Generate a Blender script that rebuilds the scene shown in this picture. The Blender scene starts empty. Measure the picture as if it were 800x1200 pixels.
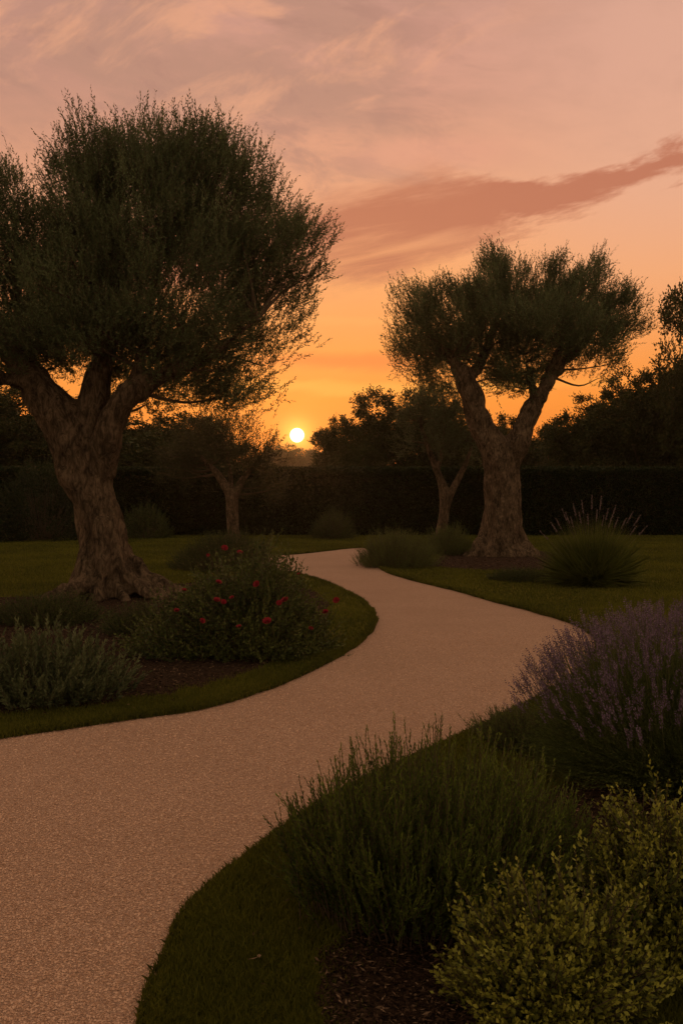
import bpy, math, random
import numpy as np
from mathutils import noise as mnoise, Vector

R = math.radians
scn = bpy.context.scene
COL = scn.collection

# ------------------------------------------------------------------ camera
H, F, CX, CY = 1.6, 1100.0, 400.0, 600.0
PITCH = math.atan(20.0 / F)
cam_d = bpy.data.cameras.new('camera')
cam_d.sensor_fit = 'VERTICAL'; cam_d.sensor_height = 36.0; cam_d.lens = F / 1200.0 * 36.0
cam_d.clip_start = 0.05; cam_d.clip_end = 3000
cam = bpy.data.objects.new('camera', cam_d); COL.objects.link(cam)
cam.location = (0, 0, H); cam.rotation_euler = (math.pi / 2 - PITCH, 0, 0)
scn.camera = cam

def ray(px, py):
    x, z, y = (px - CX) / F, -(py - CY) / F, 1.0
    c, s = math.cos(-PITCH), math.sin(-PITCH)
    return np.array([x, y * c - z * s, y * s + z * c])
def G(px, py):
    r = ray(px, py); t = -H / r[2]
    return (r[0] * t, r[1] * t)
def P(px, py, d):
    r = ray(px, py); t = d / r[1]
    return np.array([r[0] * t, d, H + r[2] * t])
def AZEL(px, py):
    r = ray(px, py)
    return math.atan2(r[0], r[1]), math.asin(r[2] / np.linalg.norm(r))

# ------------------------------------------------------------------ render
scn.view_settings.view_transform = 'Standard'
scn.view_settings.look = 'None'
scn.view_settings.exposure = 0.0
scn.view_settings.gamma = 1.0
scn.render.engine = 'CYCLES'
cy = scn.cycles
cy.use_denoising = True
cy.max_bounces = 6; cy.diffuse_bounces = 3; cy.glossy_bounces = 2; cy.transmission_bounces = 3
cy.transparent_max_bounces = 8; cy.volume_bounces = 0
cy.sample_clamp_indirect = 4.0

def lin(c):
    return tuple((v / 255 / 12.92) if v / 255 <= 0.04045 else ((v / 255 + 0.055) / 1.055) ** 2.4 for v in c)
def c4(c): return (*lin(c), 1.0)

class N:
    """tiny expression wrapper round shader nodes"""
    nt = None
    def __init__(s, sock): s.s = sock
    @staticmethod
    def math(op, *a, clamp=False):
        n = N.nt.nodes.new('ShaderNodeMath'); n.operation = op; n.use_clamp = clamp
        for i, v in enumerate(a):
            if isinstance(v, N): N.nt.links.new(v.s, n.inputs[i])
            else: n.inputs[i].default_value = v
        return N(n.outputs[0])
    def __add__(s, o): return N.math('ADD', s, o)
    def __radd__(s, o): return N.math('ADD', o, s)
    def __sub__(s, o): return N.math('SUBTRACT', s, o)
    def __rsub__(s, o): return N.math('SUBTRACT', o, s)
    def __mul__(s, o): return N.math('MULTIPLY', s, o)
    def __rmul__(s, o): return N.math('MULTIPLY', o, s)
    def __truediv__(s, o): return N.math('DIVIDE', s, o)
def sstep(v, a, b, lo=0.0, hi=1.0):
    n = N.nt.nodes.new('ShaderNodeMapRange'); n.interpolation_type = 'SMOOTHSTEP'
    N.nt.links.new(v.s, n.inputs[0])
    n.inputs[1].default_value = a; n.inputs[2].default_value = b
    n.inputs[3].default_value = lo; n.inputs[4].default_value = hi
    return N(n.outputs[0])
def comb(x, y, z):
    n = N.nt.nodes.new('ShaderNodeCombineXYZ')
    for i, v in enumerate((x, y, z)):
        if isinstance(v, N): N.nt.links.new(v.s, n.inputs[i])
        else: n.inputs[i].default_value = v
    return n.outputs[0]
def nz(vec, scale, detail=5, rough=0.55, dist=0.0):
    n = N.nt.nodes.new('ShaderNodeTexNoise'); n.inputs['Scale'].default_value = scale
    n.inputs['Detail'].default_value = detail; n.inputs['Roughness'].default_value = rough
    n.inputs['Distortion'].default_value = dist
    if vec is not None: N.nt.links.new(vec, n.inputs['Vector'])
    return N(n.outputs['Fac'])
def mixc(f, a, b, mode='MIX'):
    n = N.nt.nodes.new('ShaderNodeMix'); n.data_type = 'RGBA'; n.blend_type = mode
    for i, v in ((0, f), (6, a), (7, b)):
        if isinstance(v, N): N.nt.links.new(v.s, n.inputs[i])
        elif hasattr(v, 'is_output'): N.nt.links.new(v, n.inputs[i])
        else: n.inputs[i].default_value = v
    return n.outputs[2]
def ramp(fac, stops):
    n = N.nt.nodes.new('ShaderNodeValToRGB'); cr = n.color_ramp
    while len(cr.elements) < len(stops): cr.elements.new(0.5)
    for e, (p, c) in zip(cr.elements, stops): e.position = p; e.color = c
    if isinstance(fac, N): N.nt.links.new(fac.s, n.inputs[0])
    else: N.nt.links.new(fac, n.inputs[0])
    return n.outputs[0]

# ------------------------------------------------------------------ world: dusk sky
SUN_AZ, SUN_EL = AZEL(348, 510)
w = bpy.data.worlds.new('World'); scn.world = w; w.use_nodes = True
N.nt = w.node_tree; w.node_tree.nodes.clear()
nt = N.nt
tc = nt.nodes.new('ShaderNodeTexCoord')
nrm = nt.nodes.new('ShaderNodeVectorMath'); nrm.operation = 'NORMALIZE'
nt.links.new(tc.outputs['Generated'], nrm.inputs[0])
sep = nt.nodes.new('ShaderNodeSeparateXYZ'); nt.links.new(nrm.outputs[0], sep.inputs[0])
dx, dy, dz = (N(o) for o in sep.outputs)
az = N.math('ARCTAN2', dx, dy); el = N.math('ARCSINE', dz)
D = nrm.outputs[0]
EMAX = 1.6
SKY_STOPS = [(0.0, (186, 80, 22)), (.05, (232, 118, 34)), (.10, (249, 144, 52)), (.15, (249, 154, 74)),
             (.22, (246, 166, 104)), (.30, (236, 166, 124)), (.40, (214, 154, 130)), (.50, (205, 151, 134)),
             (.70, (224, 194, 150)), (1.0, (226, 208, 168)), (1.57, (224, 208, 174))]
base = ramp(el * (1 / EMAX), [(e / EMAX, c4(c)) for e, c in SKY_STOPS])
# left side and upper left more mauve-grey, right side paler peach
lf = sstep(az, -0.02, -0.40) * sstep(el, 0.22, 0.42)
base = mixc(lf * 0.6, base, c4((176, 132, 116)))
rt = sstep(az, 0.05, 0.35) * sstep(el, 0.10, 0.35)
base = mixc(rt * 0.55, base, c4((228, 176, 150)))
# streaky noise co-ordinates in direction space (stretched along the horizon, tilted)
st = comb(az * 2.0 + el * 1.4, el * 9.0 - az * 2.2, 0.3)
n1 = nz(st, 1.6, 7, 0.6, 0.3)
n2 = nz(comb(az * 5.0, el * 12.0 - az * 3.0, 4.2), 1.3, 7, 0.62, 0.4)
n3 = nz(comb(az * 3.0 + el * 3, el * 7.0, 9.1), 1.5, 6, 0.6, 0.2)
# soft mauve cloud sheet in the upper sky
up = sstep(el, 0.26, 0.40)
base = mixc(sstep(n3, 0.42, 0.62) * up * sstep(az, 0.22, 0.0, 0.25, 0.8), base, c4((184, 138, 118)))
n4 = nz(comb(az * 7.0 + 3.0, el * 15.0 + az * 2.0, 7.7), 1.25, 8, 0.66, 0.5)
base = mixc(sstep(n4, 0.50, 0.66) * sstep(el, 0.24, 0.36) * sstep(az, 0.30, -0.05) * 0.6, base, c4((176, 130, 114)))
base = mixc(sstep(n2, 0.50, 0.66) * sstep(el, 0.30, 0.40) * sstep(az, 0.28, 0.0) * 0.62, base, c4((238, 170, 132)))
# the long tilted cloud bar
a0, e0 = AZEL(385, 281); a1, e1 = AZEL(800, 184)
sl = (e1 - e0) / (a1 - a0)
cl = (az - a0) * sl + e0
aL, aR = AZEL(470, 250)[0], AZEL(625, 250)[0]
half = sstep(az, aL, aR, 58 / F, 21 / F)
dd = (el - cl + (n1 - 0.5) * 0.11 + (n2 - 0.5) * 0.07) / half
band = sstep(N.math('ABSOLUTE', dd), 1.15, 0.5)
tex = sstep(nz(comb(az * 4.0, (el - az * sl) * 34.0, 1.7), 1.0, 6, 0.6, 0.2), 0.32, 0.60, 0.30, 1.0)
texm = mixc(sstep(az, aL, aR), comb(tex, tex, tex), (1, 1, 1, 1))
tsep = nt.nodes.new('ShaderNodeSeparateXYZ'); nt.links.new(texm, tsep.inputs[0])
band = band * N(tsep.outputs[0]) * sstep(az, -0.5, -0.15) * sstep(az, 0.75, 0.5)
base = mixc(band * 0.92, base, c4((188, 114, 86)))
# thin orange bars low over the sun
for (px, py, hw, hgt, col, op) in ((395, 426, 120, 11, (238, 126, 62), .75), (470, 452, 300, 7, (255, 178, 78), .5),
                                   (330, 485, 90, 11, (246, 138, 52), .6), (620, 400, 150, 9, (252, 160, 84), .4),
                                   (440, 376, 160, 6, (255, 172, 96), .35), (500, 182, 140, 20, (226, 158, 132), .5)):
    ca, ce = AZEL(px, py)
    m = sstep(N.math('ABSOLUTE', (el - ce + (n1 - 0.5) * 0.03 + (n2 - .5) * .015) / (hgt / F)), 1.3, 0.1) * \
        sstep(N.math('ABSOLUTE', (az - ca + (n2 - .5) * .15) / (hw / F)), 1.1, 0.3)
    base = mixc(m * op, base, c4(col))
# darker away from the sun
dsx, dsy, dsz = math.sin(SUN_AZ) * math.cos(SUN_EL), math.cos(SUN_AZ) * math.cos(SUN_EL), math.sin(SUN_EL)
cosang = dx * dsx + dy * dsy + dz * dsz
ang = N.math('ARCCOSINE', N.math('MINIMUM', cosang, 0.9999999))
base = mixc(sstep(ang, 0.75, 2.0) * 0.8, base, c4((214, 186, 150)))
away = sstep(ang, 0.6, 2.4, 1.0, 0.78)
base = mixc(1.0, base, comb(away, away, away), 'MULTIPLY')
# physical dusk sky on top of it
sky = nt.nodes.new('ShaderNodeTexSky'); sky.sky_type = 'NISHITA'; sky.sun_disc = False
sky.sun_elevation = SUN_EL; sky.sun_rotation = SUN_AZ
sky.air_density = 1.0; sky.dust_density = 3.0
base = mixc(0.003, base, sky.outputs[0], 'ADD')
# glow and disc of the sun
g1 = N.math('EXPONENT', ang * ang * (-1 / (0.055 ** 2)))
g2 = N.math('EXPONENT', ang * ang * (-1 / (0.016 ** 2)))
base = mixc(g1 * 0.16, base, (1.0, 0.34, 0.04, 1), 'ADD')
base = mixc(g2 * 0.75, base, (1.0, 0.62, 0.12, 1), 'ADD')
disc = sstep(ang, 0.0080, 0.0062)
base = mixc(disc, base, (6.0, 5.2, 3.6, 1))
below = sstep(el, -0.02, 0.0, 0.25, 1.0)
base = mixc(1.0, base, comb(below, below, below), 'MULTIPLY')
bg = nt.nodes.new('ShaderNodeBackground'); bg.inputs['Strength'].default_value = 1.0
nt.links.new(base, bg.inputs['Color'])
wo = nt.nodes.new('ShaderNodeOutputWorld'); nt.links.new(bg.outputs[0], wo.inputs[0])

# ------------------------------------------------------------------ sun lamp
sd = bpy.data.lights.new('sun', 'SUN'); sd.energy = 0.9; sd.angle = R(0.6); sd.color = (1.0, 0.48, 0.18)
so = bpy.data.objects.new('sun', sd); COL.objects.link(so)
so.rotation_euler = Vector((dsx, dsy, dsz)).to_track_quat('Z', 'Y').to_euler()

# ------------------------------------------------------------------ materials
def new_mat(name):
    m = bpy.data.materials.new(name); m.use_nodes = True
    N.nt = m.node_tree; N.nt.nodes.clear()
    return m
def finish(m, col, rough=0.7, spec=0.2, trans=0.0, tcol=None, bump=None, bstr=0.3, bdist=0.01):
    nt = N.nt
    b = nt.nodes.new('ShaderNodeBsdfPrincipled'); o = nt.nodes.new('ShaderNodeOutputMaterial')
    if hasattr(col, 'is_output'): nt.links.new(col, b.inputs['Base Color'])
    else: b.inputs['Base Color'].default_value = col
    b.inputs['Roughness'].default_value = rough; b.inputs['Specular IOR Level'].default_value = spec
    if bump is not None:
        bp = nt.nodes.new('ShaderNodeBump'); bp.inputs['Strength'].default_value = bstr; bp.inputs['Distance'].default_value = bdist
        nt.links.new(bump.s if isinstance(bump, N) else bump, bp.inputs['Height']); nt.links.new(bp.outputs[0], b.inputs['Normal'])
    if trans > 0:
        t = nt.nodes.new('ShaderNodeBsdfTranslucent')
        if hasattr(tcol or col, 'is_output'): nt.links.new(tcol or col, t.inputs[0])
        else: t.inputs[0].default_value = tcol or col
        mx = nt.nodes.new('ShaderNodeMixShader'); mx.inputs[0].default_value = trans
        nt.links.new(b.outputs[0], mx.inputs[1]); nt.links.new(t.outputs[0], mx.inputs[2])
        nt.links.new(mx.outputs[0], o.inputs[0])
    else: nt.links.new(b.outputs[0], o.inputs[0])
    return m
def objco():
    t = N.nt.nodes.new('ShaderNodeTexCoord'); return t.outputs['Object']
def leaf_mat(name, a, b, trans=0.25, rough=0.6, nscale=1.2, spec=0.2):
    """a: dull leaves, b: fresh leaves (linear colours); per-leaf tint attribute plus clump noise"""
    m = new_mat(name)
    at = N.nt.nodes.new('ShaderNodeAttribute'); at.attribute_name = 'tint'
    t = N(at.outputs['Fac']); n = nz(objco(), nscale, 3)
    f = N.math('MULTIPLY', t * 0.75 + sstep(n, 0.35, 0.65) * 0.25, 1.0, clamp=True)
    c = mixc(f, (*a, 1), (*b, 1))
    return finish(m, c, rough, spec, trans)

M = {}
M['olive'] = leaf_mat('olive_leaf', (0.06, 0.078, 0.032), (0.23, 0.275, 0.13), 0.38)
M['olive_pale'] = leaf_mat('grey_olive_leaf', (0.08, 0.095, 0.045), (0.18, 0.2, 0.1), 0.35)
M['dusky'] = leaf_mat('dusky_olive_leaf', (0.032, 0.034, 0.013), (0.10, 0.10, 0.04), 0.35)
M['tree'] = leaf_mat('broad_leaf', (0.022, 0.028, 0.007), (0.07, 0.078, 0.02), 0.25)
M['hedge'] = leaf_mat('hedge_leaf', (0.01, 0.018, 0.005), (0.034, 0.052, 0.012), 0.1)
M['rose_leaf'] = leaf_mat('rose_leaf', (0.026, 0.042, 0.01), (0.145, 0.165, 0.038), 0.2, 0.5)
M['lav_leaf'] = leaf_mat('lavender_leaf', (0.05, 0.068, 0.018), (0.2, 0.24, 0.065), 0.25)
M['rosemary'] = leaf_mat('rosemary_leaf', (0.025, 0.045, 0.008), (0.21, 0.27, 0.04), 0.3)
M['golden'] = leaf_mat('golden_leaf', (0.03, 0.045, 0.007), (0.42, 0.42, 0.068), 0.25, 0.5)
M['sage'] = leaf_mat('sage_leaf', (0.045, 0.06, 0.025), (0.16, 0.185, 0.085), 0.2)
M['grass'] = leaf_mat('grass_blade', (0.036, 0.048, 0.007), (0.2, 0.2, 0.022), 0.4, 0.6, 0.5)
M['tuft'] = leaf_mat('tuft_blade', (0.045, 0.06, 0.012), (0.17, 0.185, 0.035), 0.3)
M['ground_leaf'] = leaf_mat('ground_cover_leaf', (0.024, 0.036, 0.01), (0.1, 0.125, 0.032), 0.2)
M['lav_flower'] = leaf_mat('lavender_flower', (0.08, 0.055, 0.09), (0.27, 0.19, 0.29), 0.25)
M['plume'] = leaf_mat('plume', (0.12, 0.09, 0.1), (0.25, 0.18, 0.18), 0.25)
M['petal'] = leaf_mat('rose_petal', (0.14, 0.006, 0.014), (0.36, 0.018, 0.035), 0.25, 0.6)
m = new_mat('bark')
oc = objco()
mp = N.nt.nodes.new('ShaderNodeMapping'); mp.inputs['Scale'].default_value = (8, 8, 3.0)
N.nt.links.new(oc, mp.inputs[0])
bn = nz(mp.outputs[0], 1.5, 9, 0.7, 1.4); bn2 = nz(oc, 3.0, 4); bn3 = nz(mp.outputs[0], 5.0, 5, .7)
bc = ramp(bn * 0.75 + bn2 * 0.25, [(0.36, (0.014, 0.010, 0.007, 1)), (0.47, (0.085, 0.059, 0.038, 1)), (0.64, (0.26, 0.185, 0.12, 1))])
M['bark'] = finish(m, bc, 0.9, 0.1, bump=bn + bn3 * 0.4, bstr=1.0, bdist=0.09)
m = new_mat('twig'); M['twig'] = finish(m, (0.09, 0.065, 0.045, 1), 0.9, 0.1)
m = new_mat('green_stem'); M['stem'] = finish(m, (0.10, 0.10, 0.045, 1), 0.8, 0.1)
# ground
m = new_mat('lawn_soil')
oc = objco()
c = mixc(sstep(nz(oc, 0.35, 5), 0.35, 0.65), (0.060, 0.066, 0.010, 1), (0.17, 0.150, 0.020, 1))
c = mixc(sstep(nz(oc, 35, 4, .7), 0.3, 0.7), mixc(1.0, c, (.5, .5, .5, 1), 'MULTIPLY'), c)
M['lawn'] = finish(m, c, 0.95, 0.05, bump=nz(oc, 60, 3, .7), bstr=0.8, bdist=0.03)
m = new_mat('gravel')
oc = objco()
def voro(scale, feat='F1'):
    v = N.nt.nodes.new('ShaderNodeTexVoronoi'); v.inputs['Scale'].default_value = scale; v.feature = feat
    N.nt.links.new(oc, v.inputs['Vector']); return v
v1 = voro(125); v2 = voro(210)
hs = N.nt.nodes.new('ShaderNodeSeparateColor'); N.nt.links.new(v1.outputs['Color'], hs.inputs[0])
hs2 = N.nt.nodes.new('ShaderNodeSeparateColor'); N.nt.links.new(v2.outputs['Color'], hs2.inputs[0])
sc = ramp(N(hs.outputs[0]) * .6 + N(hs2.outputs[1]) * .4, [(0.10, (0.42, 0.24, 0.16, 1)), (0.5, (0.63, 0.39, 0.275, 1)), (0.9, (0.80, 0.54, 0.40, 1))])
gap = sstep(N(v1.outputs['Distance']), 0.35, 0.75)
sc = mixc(gap * 0.55, sc, (0.16, 0.095, 0.065, 1))
gn = nz(oc, 42, 4, .8); sc = mixc(sstep(gn, 0.62, 0.40) * 0.35, sc, (0.24, 0.15, 0.10, 1))
dirt = sstep(nz(oc, 0.9, 6, .6), 0.35, 0.7)
sc = mixc(dirt * 0.30, sc, (0.34, 0.20, 0.13, 1))
M['gravel'] = finish(m, sc, 0.7, 0.4, bump=(1.0 - N(v1.outputs['Distance'])) + (1.0 - N(v2.outputs['Distance'])) * .5, bstr=1.0, bdist=0.010)
m = new_mat('pebble')
at = N.nt.nodes.new('ShaderNodeAttribute'); at.attribute_name = 'tint'
M['pebble'] = finish(m, ramp(at.outputs['Fac'], [(0, (0.32, 0.18, 0.115, 1)), (.5, (0.52, 0.32, 0.22, 1)), (1, (0.66, 0.44, 0.32, 1))]), 0.8, 0.15)
m = new_mat('mulch')
oc = objco()
c = ramp(nz(oc, 28, 6, .75), [(0.3, (0.014, 0.009, 0.006, 1)), (0.5, (0.042, 0.026, 0.017, 1)), (0.7, (0.10, 0.062, 0.04, 1))])
M['mulch'] = finish(m, c, 0.95, 0.05, bump=nz(oc, 40, 5, .8), bstr=1.0, bdist=0.04)
m = new_mat('bark_chip')
at = N.nt.nodes.new('ShaderNodeAttribute'); at.attribute_name = 'tint'
M['chip'] = finish(m, ramp(at.outputs['Fac'], [(0, (0.024, 0.014, 0.009, 1)), (.75, (0.06, 0.037, 0.024, 1)), (1, (0.24, 0.16, 0.105, 1))]), 0.9, 0.05)

# ------------------------------------------------------------------ mesh helpers
rng = np.random.default_rng(11)
def norm(a): return a / np.maximum(np.linalg.norm(a, axis=-1, keepdims=True), 1e-9)
def mesh_np(name, V, Fc, mat, tint=None, smooth=False):
    """V (n,3), Fc (m,k) with one k"""
    me = bpy.data.meshes.new(name)
    V = np.ascontiguousarray(V, dtype=np.float32); Fc = np.ascontiguousarray(Fc, dtype=np.int32)
    me.vertices.add(len(V)); me.vertices.foreach_set('co', V.ravel())
    k = Fc.shape[1]
    me.loops.add(Fc.size); me.loops.foreach_set('vertex_index', Fc.ravel())
    me.polygons.add(len(Fc))
    me.polygons.foreach_set('loop_start', np.arange(0, Fc.size, k, dtype=np.int32))
    me.polygons.foreach_set('loop_total', np.full(len(Fc), k, dtype=np.int32))
    if smooth: me.polygons.foreach_set('use_smooth', np.ones(len(Fc), dtype=bool))
    if tint is not None:
        a = me.attributes.new('tint', 'FLOAT', 'FACE'); a.data.foreach_set('value', np.ascontiguousarray(tint, dtype=np.float32))
    me.materials.append(mat); me.update(calc_edges=True)
    return me
def link(name, me, parent=None, loc=(0, 0, 0)):
    o = bpy.data.objects.new(name, me); COL.objects.link(o)
    if parent is not None: o.parent = parent
    else: o.location = loc
    return o
def thing(name, label, cat, loc, group=None):
    o = bpy.data.objects.new(name, None); COL.objects.link(o)
    o.empty_display_size = 0.2; o.location = loc
    o['label'] = label; o['category'] = cat
    if group: o['group'] = group
    return o
def struct(name, me, kind='structure'):
    o = link(name, me); o['kind'] = kind; return o

def leaves(Pn, Dn, L, W, tint):
    """one rhombic leaf per point (slightly folded tip)"""
    n = len(Pn); s = norm(np.cross(Dn, norm(rng.normal(size=(n, 3)))))
    up = np.cross(s, Dn)
    L = np.broadcast_to(np.asarray(L, float), (n,))[:, None]; W = np.broadcast_to(np.asarray(W, float), (n,))[:, None]
    a = Pn; b = Pn + Dn * L * .45 + s * W * .5; c_ = Pn + Dn * L + up * L * .12; d = Pn + Dn * L * .45 - s * W * .5
    V = np.stack([a, b, c_, d], 1).reshape(-1, 3)
    return V, np.arange(4 * n).reshape(-1, 4), tint
def prisms(A, B, ra, rb):
    """three-sided tapered twigs A->B"""
    n = len(A); d = norm(B - A); s = norm(np.cross(d, norm(rng.normal(size=(n, 3))))); t = np.cross(d, s)
    ra = np.broadcast_to(ra, (n,))[:, None]; rb = np.broadcast_to(rb, (n,))[:, None]
    vs = []
    for P0, r in ((A, ra), (B, rb)):
        for k in range(3):
            an = 2 * math.pi * k / 3; vs.append(P0 + (s * math.cos(an) + t * math.sin(an)) * r)
    V = np.stack(vs, 1).reshape(-1, 3)
    i = (np.arange(n) * 6)[:, None]
    Fc = np.concatenate([i + np.array([[k, (k + 1) % 3, 3 + (k + 1) % 3, 3 + k]]) for k in range(3)], 0)
    return V, Fc
def cat(parts):
    V, Fc, T, o = [], [], [], 0
    for p in parts:
        V.append(p[0]); Fc.append(p[1] + o); o += len(p[0])
        if len(p) > 2 and p[2] is not None: T.append(p[2])
        else: T.append(np.full(len(p[1]), .4))
    return np.concatenate(V), np.concatenate(Fc), np.concatenate(T)
def sprigs(base, d, ln, nl, L, W, ang=0.7, bend=0.0, t0=0.05, tint=None, tipy=0.0, taper=0.35):
    """leafy shoots: nl leaves along each; returns leaves tuple + stem ends"""
    n = len(base); ln = np.broadcast_to(ln, (n,))
    t = np.linspace(t0, 1, nl)[None, :] + rng.uniform(-.5, .5, (n, nl)) / nl
    t = np.clip(t, 0.0, 1.02)
    up = np.array([0, 0, 1.0])
    pos = base[:, None] + d[:, None] * (t * ln[:, None])[..., None] + up * (bend * ln[:, None] * t * t)[..., None]
    dd = norm(d[:, None] + up * (2 * bend * t)[..., None])
    r = rng.normal(size=(n, nl, 3)); r = norm(r - dd * (r * dd).sum(-1, keepdims=True))
    a = ang * rng.uniform(.6, 1.4, (n, nl)) * (1 - .45 * t)
    ld = norm(dd * np.cos(a)[..., None] + r * np.sin(a)[..., None])
    sz = (1 - taper * t) * rng.uniform(.75, 1.2, (n, nl))
    if tint is None: tint = rng.uniform(0, .55, n)
    tt = np.clip(tint[:, None] + rng.uniform(-.2, .2, (n, nl)) + tipy * (t - .5), 0, 1)
    lv = leaves(pos.reshape(-1, 3), ld.reshape(-1, 3), (L * sz).ravel(), (W * sz).ravel(), tt.ravel())
    tip = base + d * ln[:, None] + up * (bend * ln)[:, None]
    return lv, tip
def tube(pts, rad, seg=12, sub=4):
    """closed tapered tube along smoothed points"""
    pts = np.array(pts, float); rad = np.array(rad, float)
    n = len(pts); ts = np.linspace(0, n - 1, (n - 1) * sub + 1)
    ext = np.vstack([2 * pts[0] - pts[1], pts, 2 * pts[-1] - pts[-2]])
    Q = []
    for t in ts:
        i = min(int(t), n - 2); f = t - i
        p0, p1, p2, p3 = ext[i:i + 4]
        Q.append(.5 * ((2 * p1) + (-p0 + p2) * f + (2 * p0 - 5 * p1 + 4 * p2 - p3) * f * f + (-p0 + 3 * p1 - 3 * p2 + p3) * f ** 3))
    Q = np.array(Q); Rr = np.interp(ts, np.arange(n), rad)
    T = norm(np.gradient(Q, axis=0)); ref = np.array([0, 1.0, 0.13])
    s = norm(np.cross(T, ref)); t2 = np.cross(T, s)
    a = np.linspace(0, 2 * np.pi, seg, endpoint=False)
    V = (Q[:, None] + (s[:, None] * np.cos(a)[None, :, None] + t2[:, None] * np.sin(a)[None, :, None]) * Rr[:, None, None]).reshape(-1, 3)
    m = len(Q); Fc = []
    for i in range(m - 1):
        for k in range(seg):
            Fc.append((i * seg + k, i * seg + (k + 1) % seg, (i + 1) * seg + (k + 1) % seg, (i + 1) * seg + k))
    c0 = len(V); V = np.vstack([V, Q[0] - T[0] * Rr[0] * .3, Q[-1] + T[-1] * Rr[-1] * .6])
    for k in range(seg):
        Fc.append(((k + 1) % seg, k, c0, c0)); b = (m - 1) * seg; Fc.append((b + k, b + (k + 1) % seg, c0 + 1, c0 + 1))
    return V, np.array(Fc)
def tubes_mesh(name, tubes, mat, voxel=None, gnarl=0.0, twist=1.5, seed=0.0, base=None):
    Vs, Fs, o = [], [], 0
    for V, Fc in tubes:
        Vs.append(V); Fs += [tuple(dict.fromkeys((f + o).tolist())) for f in Fc]; o += len(V)
    me = bpy.data.meshes.new(name); me.from_pydata(np.vstack(Vs).tolist(), [], Fs); me.update()
    me.materials.append(mat)
    if voxel:
        tmp = bpy.data.objects.new('tmp', me); COL.objects.link(tmp)
        md = tmp.modifiers.new('r', 'REMESH'); md.mode = 'VOXEL'; md.voxel_size = voxel
        sm = tmp.modifiers.new('s', 'SMOOTH'); sm.factor = .6; sm.iterations = 5
        dg = bpy.context.evaluated_depsgraph_get(); dg.update()
        m2 = bpy.data.meshes.new_from_object(tmp.evaluated_get(dg)); m2.name = name
        bpy.data.objects.remove(tmp); bpy.data.meshes.remove(me); me = m2
        if not me.materials: me.materials.append(mat)
        n = len(me.vertices); co = np.empty(n * 3, np.float32); me.vertices.foreach_get('co', co); co = co.reshape(-1, 3)
        no = np.empty(n * 3, np.float32); me.vertices.foreach_get('normal', no); no = no.reshape(-1, 3)
        disp = np.empty(n)
        for i in range(n):
            x, y, z = co[i]; hh = z * twist
            ca, sa = math.cos(hh * .35), math.sin(hh * .35)
            xr, yr = x * ca - y * sa, x * sa + y * ca
            v = mnoise.noise((xr * 1.9 + seed, yr * 1.9, z * 1.1)) * 1.0 + mnoise.noise((xr * 4.2 + seed, yr * 4.2, z * 1.1)) * 1.0 + mnoise.noise((xr * 9 + seed, yr * 9, z * 2.2 + 5)) * .5
            v += mnoise.noise((xr * 22 + seed, yr * 22, z * 5 + 9)) * .22 - .35 * max(0, .25 - abs(mnoise.noise((xr * 3 + 7, yr * 3 + seed, z * .55)))) / .25
            disp[i] = v
        co = co + no * (disp * gnarl)[:, None]
        me.vertices.foreach_set('co', co.astype(np.float32).ravel()); me.update()
    me.polygons.foreach_set('use_smooth', np.ones(len(me.polygons), dtype=bool))
    return me
def sample_lobes(lobes, n, shell=0.35):
    L = np.array([l[:6] for l in lobes], float); wt = np.array([l[6] if len(l) > 6 else l[3] * l[4] * l[5] for l in lobes]); wt = wt / wt.sum()
    k = rng.choice(len(L), n, p=wt); u = norm(rng.normal(size=(n, 3))); r = rng.uniform(shell ** 2, 1, n) ** .5
    return L[k, :3] + u * L[k, 3:6] * r[:, None], u, k

# ------------------------------------------------------------------ ground plan (from the photo's ground points)
def smooth_line(pts, sub=8):
    pts = np.array(pts, float); n = len(pts); ext = np.vstack([2 * pts[0] - pts[1], pts, 2 * pts[-1] - pts[-2]]); Q = []
    for i in range(n - 1):
        p0, p1, p2, p3 = ext[i:i + 4]
        for f in np.arange(sub) / sub:
            Q.append(.5 * ((2 * p1) + (-p0 + p2) * f + (2 * p0 - 5 * p1 + 4 * p2 - p3) * f * f + (-p0 + 3 * p1 - 3 * p2 + p3) * f ** 3))
    Q.append(pts[-1]); return np.array(Q)
def inpoly(p, poly):
    x, y = p[:, 0], p[:, 1]; ins = np.zeros(len(p), bool); j = len(poly) - 1
    for i in range(len(poly)):
        xi, yi = poly[i]; xj, yj = poly[j]
        if yi != yj:
            c = ((yi > y) != (yj > y)) & (x < (xj - xi) * (y - yi) / (yj - yi) + xi); ins ^= c
        j = i
    return ins
def polydist(p, line):
    best = np.full(len(p), 1e9)
    for a, b in zip(line[:-1], line[1:]):
        ab = b - a; t = np.clip(((p - a) @ ab) / max(ab @ ab, 1e-9), 0, 1)
        best = np.minimum(best, np.hypot(*(p - a - t[:, None] * ab).T))
    return best
def wob(line, amp, sc=3.0, seed=0.):
    L = line.copy(); t = norm(np.gradient(L, axis=0)); nn = np.stack([-t[:, 1], t[:, 0]], 1)
    d = np.array([mnoise.noise((x * sc, y * sc, seed)) for x, y in L]); return L + nn * (d * amp)[:, None]
left_px = [(-420, 890), (-200, 885), (-80, 876), (0, 866), (60, 858), (115, 850), (170, 842), (230, 833), (290, 817), (345, 796), (402, 767), (434, 741), (438, 724), (424, 706), (402, 694), (375, 682), (345, 674), (315, 670), (292, 664), (283, 658)]
left_edge = wob(smooth_line([G(*p) for p in left_px]), .03)
far_px = [(285, 656), (300, 652.5), (345, 650), (380, 646.4), (400, 644), (413, 642.8), (426, 642.4)]
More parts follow.
